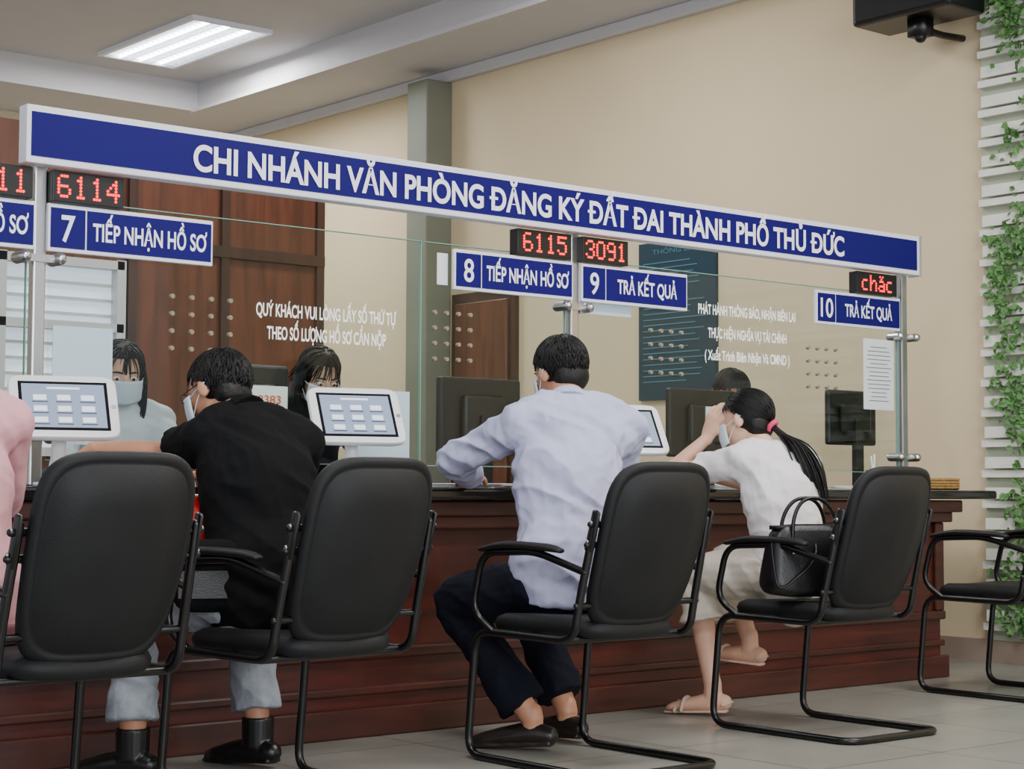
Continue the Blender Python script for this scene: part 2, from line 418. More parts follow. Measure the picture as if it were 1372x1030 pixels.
def sheet(name,x0,x1,z0,z1,mat,lines=0):
    e=empty(name,((x0+x1)/2,GY-.007,(z0+z1)/2)); box('sheet',(x0,GY-.008,z0),(x1,GY-.0055,z1),mat,e)
    if lines:
        mb=MB()
        for i in range(lines):
            w=(x1-x0)*random.uniform(.5,.85); z=z1-.04-(z1-z0-.06)*i/lines
            addbox(mb,((x0+x1)/2-w/2,GY-.0092,z),((x0+x1)/2+w/2,GY-.0082,z+.004))
        mkobj('print',mb.mesh('p'),M('print_grey',(120,130,140),rough=.8),e)
sheet('bluish_rect',6.57,6.79,1.22,1.55,m_paper,14)
sheet('bluish_rect',4.80,5.08,1.55,1.60,m_bpaper)
sheet('bluish_rect',3.70,3.95,.95,1.20,m_bpaper)
sheet('bluish_rect',2.53,2.74,.98,1.36,m_bpaper)  # plain bluish rectangle on the left pane, without print
sheet('bluish_rect',4.075,4.125,1.61,1.73,m_paper)
# main sign
sg=empty('overhead_sign',(4.66,5.27,1.95))
box('board',(2.39,5.25,1.86),(6.885,5.31,2.045),m_white,sg,bev=.004)
box('blue_band',(2.405,5.247,1.882),(6.865,5.251,2.023),m_blue,sg)
box('end_cap',(6.883,5.245,1.855),(6.897,5.315,2.05),m_alu,sg)
text('CHI NHÁNH VĂN PHÒNG ĐĂNG KÝ ĐẤT ĐAI THÀNH PHỐ THỦ ĐỨC','lettering',4.655,5.244,1.947,3.35,.086,m_txt,sg,bold=.028)
def numsign(x0,num,label):
    e=empty('window_number_sign',(x0+.3,5.31,1.67))
    box('panel',(x0,5.298,1.593),(x0+.6,5.315,1.747),m_white,e,bev=.003)
    box('blue_left',(x0+.008,5.296,1.606),(x0+.128,5.299,1.734),m_blue,e)
    box('blue_right',(x0+.134,5.296,1.606),(x0+.592,5.299,1.734),m_blue,e)
    text(num,'number',x0+.068,5.2945,1.67,.048 if len(num)==1 else .085,.085,m_txt,e,bold=.015)
    text(label,'label',x0+.364,5.2945,1.667,.42 if len(label)>12 else .34,.056,m_txt,e,bold=.022)
numsign(1.848,'6','TIẾP NHẬN HỒ SƠ'); numsign(2.49,'7','TIẾP NHẬN HỒ SƠ'); numsign(4.13,'8','TIẾP NHẬN HỒ SƠ'); numsign(4.775,'9','TRẢ KẾT QUẢ'); numsign(6.20,'10','TRẢ KẾT QUẢ')
G={'0':['01110','10001','10001','10001','10001','10001','01110'],'1':['00100','01100','00100','00100','00100','00100','01110'],
'3':['01110','10001','00001','00110','00001','10001','01110'],'4':['00010','00110','01010','10010','11111','00010','00010'],
'5':['11111','10000','11110','00001','00001','10001','01110'],'6':['01110','10000','10000','11110','10001','10001','01110'],
'9':['01110','10001','10001','01111','00001','00001','01110'],'c':['00000','00000','01110','10000','10000','10000','01110'],
'h':['10000','10000','10110','11001','10001','10001','10001'],'a':['01010','00100','01110','00001','01111','10001','01111']}
def led(x0,x1,s,al='c'):
    e=empty('led_display',((x0+x1)/2,5.31,1.8))
    box('case',(x0,5.285,1.752),(x1,5.335,1.853),m_blk,e,bev=.003)
    n=len(s)*6-1; p=min((x1-x0-.03)/n,.0098); w=n*p; st=(x0+x1)/2-w/2; mb=MB()
    for ci,ch in enumerate(s):
        for r,row in enumerate(G[ch]):
            for c,bit in enumerate(row):
                if bit=='1':
                    x=st+(ci*6+c+.5)*p; z=1.8035+(3-r)*.0108
                    tube(mb,[(x,5.2825,z),(x,5.2855,z)],.0048,seg=8,cap='flat')
    mkobj('leds',mb.mesh('l'),m_led,e)
led(2.497,2.747,'6114'); led(4.43,4.71,'6115'); led(4.77,5.02,'3091'); led(6.47,6.76,'chac'); led(2.17,2.43,'6111')

# ---------------------------------------------------------------- chair/tablet shared shapes
def selipse(a,b,n,seg=56):
    out=[]
    for k in range(seg):
        t=2*math.pi*k/seg; c,s=math.cos(t),math.sin(t)
        out.append((a*math.copysign(abs(c)**(2/n),c),b*math.copysign(abs(s)**(2/n),s)))
    return out
def pillow(mb,a,b,n,prof,fn):
    ol=selipse(a,b,n); seg=len(ol); rings=[]
    for sc_,off in prof:
        s=len(mb.v)
        for x,z in ol: mb.v.append(fn(x*sc_,z*sc_,off))
        rings.append(s)
    for p,q in zip(rings,rings[1:]):
        for k in range(seg):
            k2=(k+1)%seg; mb.f.append((p+k,p+k2,q+k2,q+k))
    mb.f.append(tuple(rings[0]+k for k in range(seg))); mb.f.append(tuple(rings[-1]+k for k in reversed(range(seg))))
def tablet(x,y,z,a=-.30,h=.2,w=.33):
    e=empty('tablet_kiosk',(x,y,CT)); 
    Rz=Matrix.Rotation(a,4,'Z'); Rx=Matrix.Rotation(math.radians(-34),4,'X')
    T=Matrix.Translation((x,y-.03,z))@Rz@Rx
    def lb(name,a_,b_,mat):
        mb=MB(); addbox(mb,a_,b_); me=mb.mesh(name); me.transform(T); mkobj(name,me,mat,e)
    mb=MB(); pillow(mb,w/2,h/2+.018,9,[(.9,.016),(.97,.014),(1,.006),(1,-.004),(.98,-.010),(.9,-.0105)],lambda X,Z,o_:V((X,o_,Z)))
    me=mb.mesh('case'); me.transform(T); mkobj('case',me,m_tabw,e)
    lb('bezel',(-w/2+.03,-.0115,-h/2+.008),(w/2-.03,-.0095,h/2-.008),m_bez)
    lb('screen',(-w/2+.040,-.0122,-h/2+.018),(w/2-.040,-.0112,h/2-.018),m_tabs)
    mb=MB(); mb2=MB()
    for r in range(3):
        for c in range(3):
            cx=-.072+c*.072; cz=.026-r*.042
            addbox(mb,(cx-.020,-.0130,cz-.006),(cx+.020,-.0120,cz+.014)); addbox(mb2,(cx-.024,-.0130,cz-.014),(cx+.024,-.0120,cz-.010))
    addbox(mb,(-.05,-.0130,.062),(.05,-.0120,.070))
    me=mb.mesh('icons'); me.transform(T); mkobj('icons',me,m_icon,e)
    me=mb2.mesh('labels'); me.transform(T); mkobj('labels',me,m_icon2,e)
    mb=MB(); tube(mb,[T@V((w/2-.015,-.0098,0)),T@V((w/2-.015,-.0118,0))],.008,seg=16,cap='flat'); mkobj('home_button',mb.mesh('hb'),m_steel,e)
    mb=MB(); tube(mb,[(x,y+.0,CT+.01),(x,y+.0,z-.05),T@V((0,.02,0))],[.024,.022,.022],seg=18,sub=1); tube(mb,[(x,y,CT),(x,y,CT+.012)],.075,seg=28,cap='flat',sub=1)
    mkobj('stand',mb.mesh('st'),m_tabw,e,True)
tablet(2.46,5.13,1.085); tablet(3.55,5.13,1.09); tablet(4.83,5.13,1.075)
def monitor(x0,x1,y,ztop,rot=0,logo=None):
    xc=(x0+x1)/2; w=x1-x0; h=.31 if w>.4 else .27; e=empty('desktop_monitor',(xc,y,.76),rot)
    box('back_shell',(x0,y-.02,ztop-h),(x1,y+.015,ztop),m_mon,e,bev=.012,seg=3)
    box('panel',(x0+.015,y+.0155,ztop-h+.02),(x1-.015,y+.018,ztop-.015),m_mscr,e)
    box('hump',(xc-.11,y-.05,ztop-h+.06),(xc+.11,y-.02,ztop-.07),m_mon,e,bev=.015)
    mb=MB(); addbox(mb,(xc-.03,y-.06,.77),(xc+.03,y-.035,ztop-h*.5)); addbox(mb,(xc-.12,y-.12,.76),(xc+.12,y+.08,.775)); o=mkobj('stand',mb.mesh('s'),m_mon,e)
    if logo:
        box('sticker',(xc-.02,y-.056,ztop-.17),(x1-.03,y-.0505,ztop-.08),m_logo,e); text(logo,'sticker_text',xc+.07,y-.058,ztop-.13,.10,.03,m_orange,e,bold=.01)
monitor(3.30,3.66,5.72,1.30,0,'8383'); monitor(4.375,4.80,5.72,1.295); monitor(5.67,6.10,5.72,1.30,0,'HDC'); monitor(6.76,7.12,5.72,1.335)

# ---------------------------------------------------------------- chairs
def chair_meshes():
    out=[]
    mb=MB()
    def fb(x,z,o):
        hw=.215; b=.25
        x2=x*(1.0 if z>-.0 else 1.0+z*.35)
        return V((x2,-.215-(z+b)*.33+o+.035*(x/hw)**2-.02*math.sin(max(0,(z+b))/.5*math.pi),.425+b+z))
    pillow(mb,.213,.25,4.6,[(.02,.035),(.5,.035),(.85,.030),(.96,.018),(1,.002),(.985,-.010),(.95,-.016),(.90,-.017),(.885,-.012),(.87,-.018),(.5,-.023),(.02,-.024)],fb)
    out.append(('backrest',mb.mesh('backrest'),m_vinyl,True))
    mb=MB()
    def fs(x,y,o): return V((x*(1+.08*y/.24),y+.0,.435+o-.012*(1-(x/.22)**2)+.012*min(0,-(y-.1))*1))
    pillow(mb,.215,.24,4.5,[(.02,.03),(.6,.03),(.88,.027),(.97,.014),(1,-.004),(.98,-.022),(.93,-.03),(.5,-.032),(.02,-.032)],fs)
    out.append(('seat',mb.mesh('seat'),m_vinyl,True))
    mb=MB(); x=.240
    path=[(-x+.008,-.30,.755),(-x,-.235,.50),(-x,-.215,.395),(-x,.245,.40),(-x,.285,.0125),(-x,-.345,.0125),(x,-.345,.0125),(x,.285,.0125),(x,.245,.40),(x,-.215,.395),(x,-.235,.50),(x-.008,-.30,.755)]
    tube(mb,fillet(path,.07),.0125,seg=10,sub=1)
    for s in (-1,1):
        ap=[(s*x,.16,.40),(s*(x+.012),.25,.46),(s*(x+.012),.20,.645),(s*(x+.008),-.05,.655),(s*x,-.26,.60)]
        tube(mb,fillet(ap,.06),.0115,seg=10,sub=1)
    tube(mb,[(-x,.0,.395),(x,.0,.395)],.011,seg=8,sub=1); tube(mb,[(-x,-.17,.395),(x,-.17,.395)],.011,seg=8,sub=1)
    out.append(('frame',mb.mesh('frame'),m_frame,True))
    mb=MB()
    for s in (-1,1): tube(mb,[(s*(x+.012),.20,.655),(s*(x+.012),.08,.672),(s*(x+.008),-.1,.668),(s*(x+.006),-.16,.66)],[(.018,.008),(.026,.012),(.024,.012),(.016,.008)],side=(1,0,0),seg=14)
    out.append(('arm_pads',mb.mesh('pads'),m_pad,True))
    mb=MB()
    for s in (-1,1):
        for z,y in ((.74,-.295),(.68,-.28),(.50,-.235)): tube(mb,[(s*(x+.008),y,z),(s*(.18),y+.012,z)],.010,seg=10,sub=1)
        tube(mb,[(s*(x-.004),-.308,.775),(s*(x-.002),-.275,.665)],[(.007,.017)]*2,side=(1,0,0),seg=10,sub=1)
    out.append(('brackets',mb.mesh('br'),m_frame,True))
    mb=MB()
    for s in (-1,1):
        for z,y in ((.745,-.299),(.69,-.282)): ell(mb,(s*(x+.010),y,z),(.003,.006,.006),None,10,6)
    out.append(('bolts',mb.mesh('bo'),m_steel,True))
    return out
CM=chair_meshes()
def chair(x,y,rot=0,name='visitor_chair'):
    e=empty(name,(x,y,0),rot)
    for n,me,mat,sm in CM:
        if not me.materials:
            me.materials.append(mat)
            if sm:
                for p in me.polygons: p.use_smooth=True
        o=bpy.data.objects.new(n,me); sc.collection.objects.link(o); o.parent=e
rad=math.radians
chair(1.94,4.10,rad(3)); chair(2.728,4.21,rad(5)); chair(3.768,4.16,0); chair(4.922,4.21,0); chair(6.42,4.45,0)
chair(3.25,6.45,rad(180),'staff_chair'); chair(4.13,6.5,rad(180),'staff_chair'); chair(6.7,6.6,rad(180),'staff_chair')

# ---------------------------------------------------------------- people
def hand(mb,w,d,n,sgn,curl=.35):
    d=V(d).normalized(); n=V(n); n=(n-d*n.dot(d)).normalized(); ac=d.cross(n)*sgn
    k=w+d*.09
    tube(mb,[w-d*.01,w+d*.035,w+d*.085],[(.026,.019),(.038,.0155),(.040,.013)],side=ac,seg=14)
    for i,(off,ln,bk) in enumerate(((.0315,.070,0),(.0105,.080,.004),(-.0105,.074,.002),(-.0315,.058,-.006))):
        p=k+ac*off+d*bk; pts=[p-d*.02,p]; a=curl*.5; dd=d+ac*(off*1.8)
        for f in (.45,.30,.25):
            q=(dd*math.cos(a)+n*math.sin(a)).normalized(); p=p+q*ln*f; pts.append(p); a+=curl
        tube(mb,pts,[.0095,.0095,.0085,.0078,.0065],seg=10,sub=2)
    b=w+d*.025+ac*.026; q1=(d*.7+ac*.75+n*.25).normalized(); q2=(d*.95+ac*.35+n*.3).normalized()
    tube(mb,[b-ac*.01,b+q1*.035,b+q1*.035+q2*.03,b+q1*.035+q2*.055],[.015,.012,.0098,.0075],seg=10,sub=2)
def person(name,D,o):
    D={k:(V(v) if isinstance(v,tuple) else v) for k,v in D.items()}
    pel,ch,nk,hd=D['pel'],D['ch'],D['nk'],D['hd']; w=o.get('w',1.0); vox=o.get('vox',.0055)
    e=empty(name,(pel.x,pel.y,0))
    f=D['face'].normalized(); u=D['up']; u=(u-f*u.dot(f)).normalized(); r=f.cross(u).normalized(); fr=(r,f,u)
    side=((D['hipR']-D['hipL']).normalized()+(D['shR']-D['shL']).normalized()).normalized()
    skin=o['skin']; up_=(nk-ch).normalized()
    def torso(mb,g,low=.05,cap='round',nr=.055):
        tube(mb,[pel-V((0,0,low)),pel+V((0,0,.04)),pel.lerp(ch,.5),ch,ch.lerp(nk,.6),nk-up_*.01],
             [(.150*w+g,.115*w+g),(.165*w+g,.125*w+g),(.142*w+g,.108*w+g),(.160*w+g,.115*w+g),(.140*w+g,.088*w+g),(nr+g,nr+g)],side=side,seg=28,cap=cap,sub=4)
        for s in 'LR':
            sh=D['sh'+s]; tube(mb,[nk-up_*.02,nk.lerp(sh,.55)+V((0,0,.008)),sh],[.045*w+g,.046*w+g,.050*w+g],seg=16)
            tube(mb,[ch.lerp(nk,.25),ch.lerp(nk,.4).lerp(sh,.6),sh],[(.09*w+g,.08*w+g),(.075*w+g,.07*w+g),(.052*w+g,.052*w+g)],seg=16)
    def arm(mb,s,g,t0,t1,cap='round'):
        S,E,W=D['sh'+s],D['el'+s],D['wr'+s]
        P=[S,S.lerp(E,.5),E,E.lerp(W,.35),W]; R=[.050*w,.043*w,.036*w,.035*w,.025*w]
        R=[x+g for x in R]
        if t1<1:
            P=[S,S.lerp(E,.35),S.lerp(E,t1)]; R=[.051*w+g,.048*w+g,.045*w+g+.003]
        tube(mb,P,R,seg=16,cap=cap,sub=4)
    def leg(mb,s,g,tend=1,cap='round',ex=0):
        H,K,A=D['hip'+s],D['kn'+s],D['an'+s]
        A2=K.lerp(A,tend)
        tube(mb,[H,H.lerp(K,.5),K,K.lerp(A,.3),A2],[.092*w+g,.078*w+g,.056*w+g,.053*w+g,(.036 if tend>.9 else .045)*w+g+ex],seg=18,cap=cap,sub=4)
    mb=MB(); torso(mb,0)
    for s,sg in (('L',-1),('R',1)):
        arm(mb,s,0,0,1); leg(mb,s,0)
        hand(mb,D['wr'+s],D['hd'+s],D['pn'+s],D.get('ts'+s,1),D.get('curl'+s,.35))
        A,T=D['an'+s],D['toe'+s]; fd=(T-A); fd.z=fd.z+.06; fd.normalize(); sd=fd.cross(V((0,0,1))).normalized(); base=A-V((0,0,.085))
        tube(mb,[base-fd*.045+V((0,0,.034)),base+V((0,0,.036)),base+fd*.09+V((0,0,.028)),base+fd*.15+V((0,0,.02)),base+fd*.175+V((0,0,.016))],[(.03,.03),(.034,.036),(.04,.026),(.036,.018),(.026,.012)],side=sd,seg=14)
        tube(mb,[A+V((0,0,.02)),base+V((0,0,.04))],[.034,.036],seg=12)
    tube(mb,[nk-up_*.03,nk,hd-u*.04-f*.01],[.058*w,.054*w,.052*w],seg=18)
    ell(mb,hd+u*.022-f*.012,(.076,.094,.092),fr,24,18)
    ell(mb,hd-u*.025+f*.022,(.064,.066,.085),fr,24,18)
    ell(mb,hd-u*.075+f*.045,(.040,.042,.032),fr)
    ell(mb,hd+f*.066+u*.018,(.05,.02,.012),fr)
    tube(mb,[hd+f*.083+u*.012,hd+f*.098-u*.012,hd+f*.106-u*.026],[.008,.010,.0135],seg=10); 
    for s in (-1,1):
        ell(mb,hd+f*.094-u*.030+r*s*.012,(.009,.010,.008),fr,10,8)
        ell(mb,hd+f*.055-u*.022+r*s*.036,(.022,.024,.02),fr)
        ell(mb,hd+r*s*.079-f*.008-u*.010,(.010,.019,.031),(r,(f+r*s*.3).normalized(),u),14,10)
    ell(mb,hd+f*.086-u*.052,(.024,.010,.011),fr,14,8)
    remesh(mb,'body',skin,e,vox=o.get('bvox',.005),sm=2)
    for s in (-1,1):
        mb=MB(); ell(mb,hd+f*.0765+r*s*.031+u*.004,(.0135,.009,.0075),fr); mkobj('eye',mb.mesh('eye'),m_eye,e,True)
        mb=MB(); ell(mb,hd+f*.0845+r*s*.031+u*.002,(.006,.002,.006),fr); mkobj('iris',mb.mesh('iris'),m_iris,e,True)
        mb=MB(); tube(mb,[hd+f*.083+r*s*.014+u*.024,hd+f*.084+r*s*.032+u*.029,hd+f*.07+r*s*.050+u*.023],[.003,.0035,.002],seg=6); mkobj('eyebrow',mb.mesh('eb'),m_hair,e,True)
    mb=MB(); ell(mb,hd+f*.0955-u*.050,(.020,.004,.0035),fr); ell(mb,hd+f*.0945-u*.057,(.018,.004,.004),fr); mkobj('lips',mb.mesh('lips'),m_lip,e,True)
    # shirt
    mb=MB(); g=o.get('g',.014); torso(mb,g,low=o.get('hem',.05),cap='flat',nr=.05)
    sl=o.get('sleeve',.6)
    for s in 'LR': arm(mb,s,g*.8,0,sl if sl<1 else 1,cap='flat')
    remesh(mb,'shirt',o['shirt'],e,vox=vox,sm=3,fold=o.get('fold',.005),seed=len(name)+pel.x)
    if o.get('hemband'):
        mb=MB(); tube(mb,[pel-V((0,0,o['hem']-.0)),pel-V((0,0,o['hem']-.05))],[(.158*w+g,.122*w+g),(.166*w+g,.130*w+g)],side=side,seg=28,cap='flat'); remesh(mb,'hem_band',m_pinkst,e,vox=.007,sm=2)
    mb=MB(); hn=(hd-u*.05-f*.02-nk).normalized()
    if o.get('collar',True):
        tube(mb,[nk-hn*.014,nk+hn*.010,nk+hn*.030],[.080*w,.072*w,.061*w],seg=24,cap='flat',sub=2); remesh(mb,'collar',o['shirt'],e,vox=.004,sm=2)
    # lower
    if o.get('low','pants')=='pants':
        mb=MB(); g2=.012
        tube(mb,[pel-V((0,0,.07)),pel+V((0,0,.05)),pel.lerp(ch,.25)],[(.16*w,.13*w),(.172*w,.135*w),(.15*w,.12*w)],side=side,seg=24)
        for s in 'LR': leg(mb,s,g2,o.get('pl',.9),cap='flat',ex=o.get('cuff',.012))
        remesh(mb,'trousers',o['pants'],e,vox=vox,sm=3,fold=.007,fs=1.1,seed=3+pel.x)
    else:
        mb=MB()
        tube(mb,[pel-V((0,0,.07)),pel+V((0,0,.05)),pel.lerp(ch,.25)],[(.17*w,.15*w),(.18*w,.15*w),(.155*w,.125*w)],side=side,seg=24)
        for s in 'LR': leg(mb,s,.022,o.get('pl',.4),cap='flat',ex=.03)
        c1=(D['hipL']+D['hipR'])/2; c2=(D['knL']+D['knR'])/2; c3=c2+V((0,-.03,-.2))
        tube(mb,[c1,c2+V((0,-.03,-.01)),c3],[(.17*w,.10),(.17*w,.075),(.15*w,.07)],side=side,seg=20,cap='flat')
        remesh(mb,'skirt',o['pants'],e,vox=vox,sm=4,fold=.007,seed=5)
    # shoes
    for s in 'LR':
        A,T=D['an'+s],D['toe'+s]; fd=(T-A); fd.z+=.06; fd.normalize(); sd=fd.cross(V((0,0,1))).normalized(); base=A-V((0,0,.09))
        mb=MB(); Z=V((0,0,1))
        if o.get('shoe')=='sandal':
            tube(mb,[base-fd*.05+Z*.006,base+fd*.08+Z*.006,base+fd*.185+Z*.006],[(.032,.007),(.038,.007),(.032,.006)],side=sd,seg=14)
            tube(mb,[base+fd*.11-sd*.045+Z*.012,base+fd*.105-sd*.028+Z*.05,base+fd*.105+sd*.028+Z*.05,base+fd*.11+sd*.045+Z*.012],[(.006,.012)]*4,side=fd,seg=8)
            tube(mb,[base+fd*.14-sd*.04+Z*.01,base+fd*.135+Z*.042,base+fd*.14+sd*.04+Z*.01],[(.006,.010)]*3,side=fd,seg=8)
            tube(mb,[base-fd*.045+Z*.03-sd*.03,base-fd*.075+Z*.04,base-fd*.045+Z*.03+sd*.03],[(.004,.008)]*3,side=Z,seg=8)
            mkobj('sandal_'+s.lower(),mb.mesh('sandal'),m_sandal,e,True)
        else:
            tube(mb,[base-fd*.055+Z*.035,base+Z*.042,base+fd*.08+Z*.036,base+fd*.15+Z*.028,base+fd*.195+Z*.022],[(.034,.033),(.040,.042),(.045,.034),(.044,.026),(.030,.018)],side=sd,seg=16)
            if o.get('boot'): tube(mb,[A+Z*.05,base+Z*.05],[.05,.048],seg=16,cap='flat')
            tube(mb,[base-fd*.065+Z*.009,base+fd*.08+Z*.009,base+fd*.15+Z*.009,base+fd*.205+Z*.009],[(.034,.008),(.044,.008),(.048,.008),(.034,.008)],side=sd,seg=16)
            remesh(mb,'shoe_'+s.lower(),o['shoem'],e,vox=.004,sm=2)
    # hair
    hs=o.get('hair','short'); hc=hd+u*.028-f*.018; HR=(.084,.100,.094)
    def loc(p): q=p-hc; return q.dot(r),q.dot(f),q.dot(u)
    def onsurf(p,k=1.0):
        a,b,c=loc(p); m=math.sqrt((a/HR[0])**2+(b/HR[1])**2+(c/HR[2])**2)
        return hc+(p-hc)*(k/m) if m<k*1.0+.12 and m>0 else p
    mb=MB()
    ell(mb,hc,HR,fr,26,20)
    if hs in('short','pony'): ell(mb,hd-u*.028-f*.052,(.070,.050,.062),fr)
    if hs=='long':
        ell(mb,hd-u*.03-f*.045,(.085,.07,.08),fr)
        for s in (-1,1): tube(mb,[hc+r*s*.06+u*.03,hd+r*s*.085-f*.01-u*.03,hd+r*s*.082-u*.11-f*.02,hd+r*s*.07-u*.20-f*.03],[(.02,.04),(.018,.045),(.02,.045),(.012,.03)],side=r,seg=12)
        tube(mb,[hd-f*.07+u*.02,hd-f*.08-u*.08,hd-f*.075-u*.21],[(.07,.03),(.08,.03),(.06,.02)],side=r,seg=16)
    hm=remesh(mb,'hair_cap',m_hair,e,vox=.005,sm=3,fold=.001,fs=3)
    for v in hm.data.vertices:
        a,b,c=loc(v.co)
        if b>0 and c<.045:
            lim=.062
            if hs!='long': lim=.02+max(0,c)*1.2
            if b>lim: v.co-=f*(b-lim)
    mb=MB(); N=o.get('hn',1500)
    tie=hd-f*.098-u*.042
    crown=hc-f*.035+u*.088
    for i in range(N):
        p=None
        for _ in range(20):
            t=V((random.gauss(0,1),random.gauss(0,1),random.gauss(0,1))).normalized()
            if t.z<-.35 or (t.y>.45 and t.z<.45) or (t.z<.05 and t.y>.1): continue
            p=hc+r*t.x*HR[0]+f*t.y*HR[1]+u*t.z*HR[2]; break
        if p is None: continue
        jit=V((random.gauss(0,1),random.gauss(0,1),random.gauss(0,1)))*(.16 if hs=='short' else .06)
        L=(.045 if hs=='short' else .10)*random.uniform(.6,1.25); pts=[p]; lift=random.uniform(.0,.05)
        for k in range(5):
            q=pts[-1]; a,b,c=loc(q)
            if hs=='pony': d=(tie-q)
            elif hs=='long': d=-u*1.2+r*a*3-f*.3
            else: d=(q-crown)
            if d.length<.012: d=-u
            q=q+(d.normalized()+jit).normalized()*(L/5)
            pts.append(onsurf(q,1.015+lift*(k+1)/5))
        tube(mb,pts,[.0022,.0026,.0024,.002,.0014,.0004],seg=4,cap='flat',sub=1)
    if hs=='pony':
        tail=D['tail']
        for i in range(280):
            j=V((random.gauss(0,1),random.gauss(0,1),random.gauss(0,.6)))*.009
            prof=[0.5,1.5,1.9,1.6,.8]
            pts=[tie+j*.4]+[t+j*prof[min(k,4)] for k,t in enumerate(tail)]
            L=random.uniform(.86,1.0); pts[-1]=pts[-2].lerp(pts[-1],L)
            tube(mb,pts,[.003]+[.0034]*(len(tail)-1)+[.0008],seg=4,cap='flat',sub=3)
    if hs=='long':
        for i in range(420):
            a=random.uniform(-math.pi*.12,math.pi*1.12)
            q=r*math.cos(a)*.09-f*math.sin(a)*.085; j=V((random.gauss(0,.004),random.gauss(0,.004),0))
            L=random.uniform(.16,.24)
            tube(mb,[hc+q*.8+u*.05,hc+q*1.03-u*.02,hd+q*1.05-u*.10+j,hd+q*.95-u*L+j*2],[.003,.0035,.0035,.001],seg=4,cap='flat',sub=3)
    mkobj('hair_strands',mb.mesh('hs'),m_hair,e,True)
    if hs=='pony':
        mb=MB(); ax=(D['tail'][0]-tie).normalized(); c=tie+ax*.008; s1=ax.cross(u).normalized(); s2=ax.cross(s1)
        pts=[c+(s1*math.cos(k*math.pi/9)+s2*math.sin(k*math.pi/9))*(.018+.003*(k%2)) for k in range(19)]
        tube(mb,pts,.010,seg=10,sub=1); mkobj('scrunchie',mb.mesh('scr'),m_scr,e,True)
    if o.get('mask'):
        mb=MB(); nu,nv=16,9
        for j in range(nv):
            b=-1+2*j/(nv-1)
            for i in range(nu):
                a=-1+2*i/(nu-1); an=a*1.25
                mb.v.append(hd+r*math.sin(an)*.073+f*(.028+math.cos(an)*.083*(1-.10*max(0,-b))+.006*(1-abs(a)))+u*(-.045+b*.05*(1-.25*abs(a))))
        for j in range(nv-1):
            for i in range(nu-1): mb.f.append((j*nu+i,j*nu+i+1,(j+1)*nu+i+1,(j+1)*nu+i))
        ob=mkobj('face_mask',mb.mesh('mask'),m_mask,e,True); sd_=ob.modifiers.new('s','SOLIDIFY'); sd_.thickness=.003
        mb=MB()
        for s in (-1,1):
            for z in (-.015,-.075): tube(mb,[hd+r*s*.068+f*.052+u*z,hd+r*s*.080+f*.02+u*(z*.5),hd+r*s*.088-f*.022-u*.0],.0016,seg=6)
        mkobj('mask_loops',mb.mesh('ml'),m_mask,e,True)
    if o.get('glasses'):
        mb=MB()
        for s in (-1,1):
            pts=[hd+f*.094+r*(s*.033+math.cos(k*math.pi/10)*.024)+u*(.002+math.sin(k*math.pi/10)*.018) for k in range(21)]
            tube(mb,pts,.0018,seg=6,sub=1); tube(mb,[hd+f*.092+r*s*.057+u*.01,hd+r*s*.083+u*.008,hd+r*s*.084-f*.02],.0018,seg=6,sub=1)
        mkobj('glasses',mb.mesh('gl'),m_frame,e,True)
    return e

# man in black
person('seated_man',dict(pel=(2.73,4.34,.56),ch=(2.745,4.44,.86),nk=(2.76,4.55,1.05),hd=(2.74,4.66,1.13),face=(-.35,.82,-.35),up=(0,.4,.9),
 shL=(2.63,4.55,.975),elL=(2.625,4.77,.945),wrL=(2.475,4.93,.955),hdL=(-.35,.75,-.45),pnL=(.1,-.4,-1),tsL=-1,
 shR=(2.915,4.48,.975),elR=(3.00,4.66,.78),wrR=(2.86,4.91,.885),hdR=(-.5,.8,-.1),pnR=(0,0,-1),tsR=1,
 hipL=(2.64,4.36,.54),knL=(2.53,4.76,.50),anL=(2.50,4.70,.10),toeL=(2.42,4.86,.03),
 hipR=(2.82,4.36,.54),knR=(2.93,4.78,.50),anR=(2.92,4.70,.10),toeR=(2.88,4.86,.03)),
 dict(skin=m_skin,shirt=m_blackshirt,pants=m_jean,shoem=m_shoeb,boot=True,w=1.0,hair='short',mask=True,glasses=True,sleeve=.6,pl=.82,cuff=.02,g=.022,hem=.10,fold=.007))
# man in lavender shirt
person('seated_man',dict(pel=(3.83,4.31,.56),ch=(3.89,4.38,.88),nk=(3.95,4.45,1.125),hd=(3.985,4.53,1.235),face=(.05,.92,-.32),up=(0,.38,.9),
 shL=(3.77,4.47,1.045),elL=(3.72,4.76,.945),wrL=(3.93,4.94,.89),hdL=(.5,.85,-.1),pnL=(0,0,-1),tsL=-1,
 shR=(4.12,4.36,1.045),elR=(4.31,4.58,.88),wrR=(4.22,4.84,.89),hdR=(-.15,.95,-.1),pnR=(0,0,-1),tsR=1,
 hipL=(3.74,4.33,.54),knL=(3.67,4.70,.47),anL=(3.80,4.45,.10),toeL=(3.71,4.60,.03),
 hipR=(3.92,4.33,.54),knR=(4.01,4.75,.50),anR=(4.02,4.53,.10),toeR=(4.0,4.70,.03)),
 dict(skin=m_skin,shirt=m_lav,pants=m_navy,shoem=m_shoebr,w=1.03,hair='short',mask=True,sleeve=1,pl=.88,cuff=.022,g=.024,hem=.08,fold=.012))
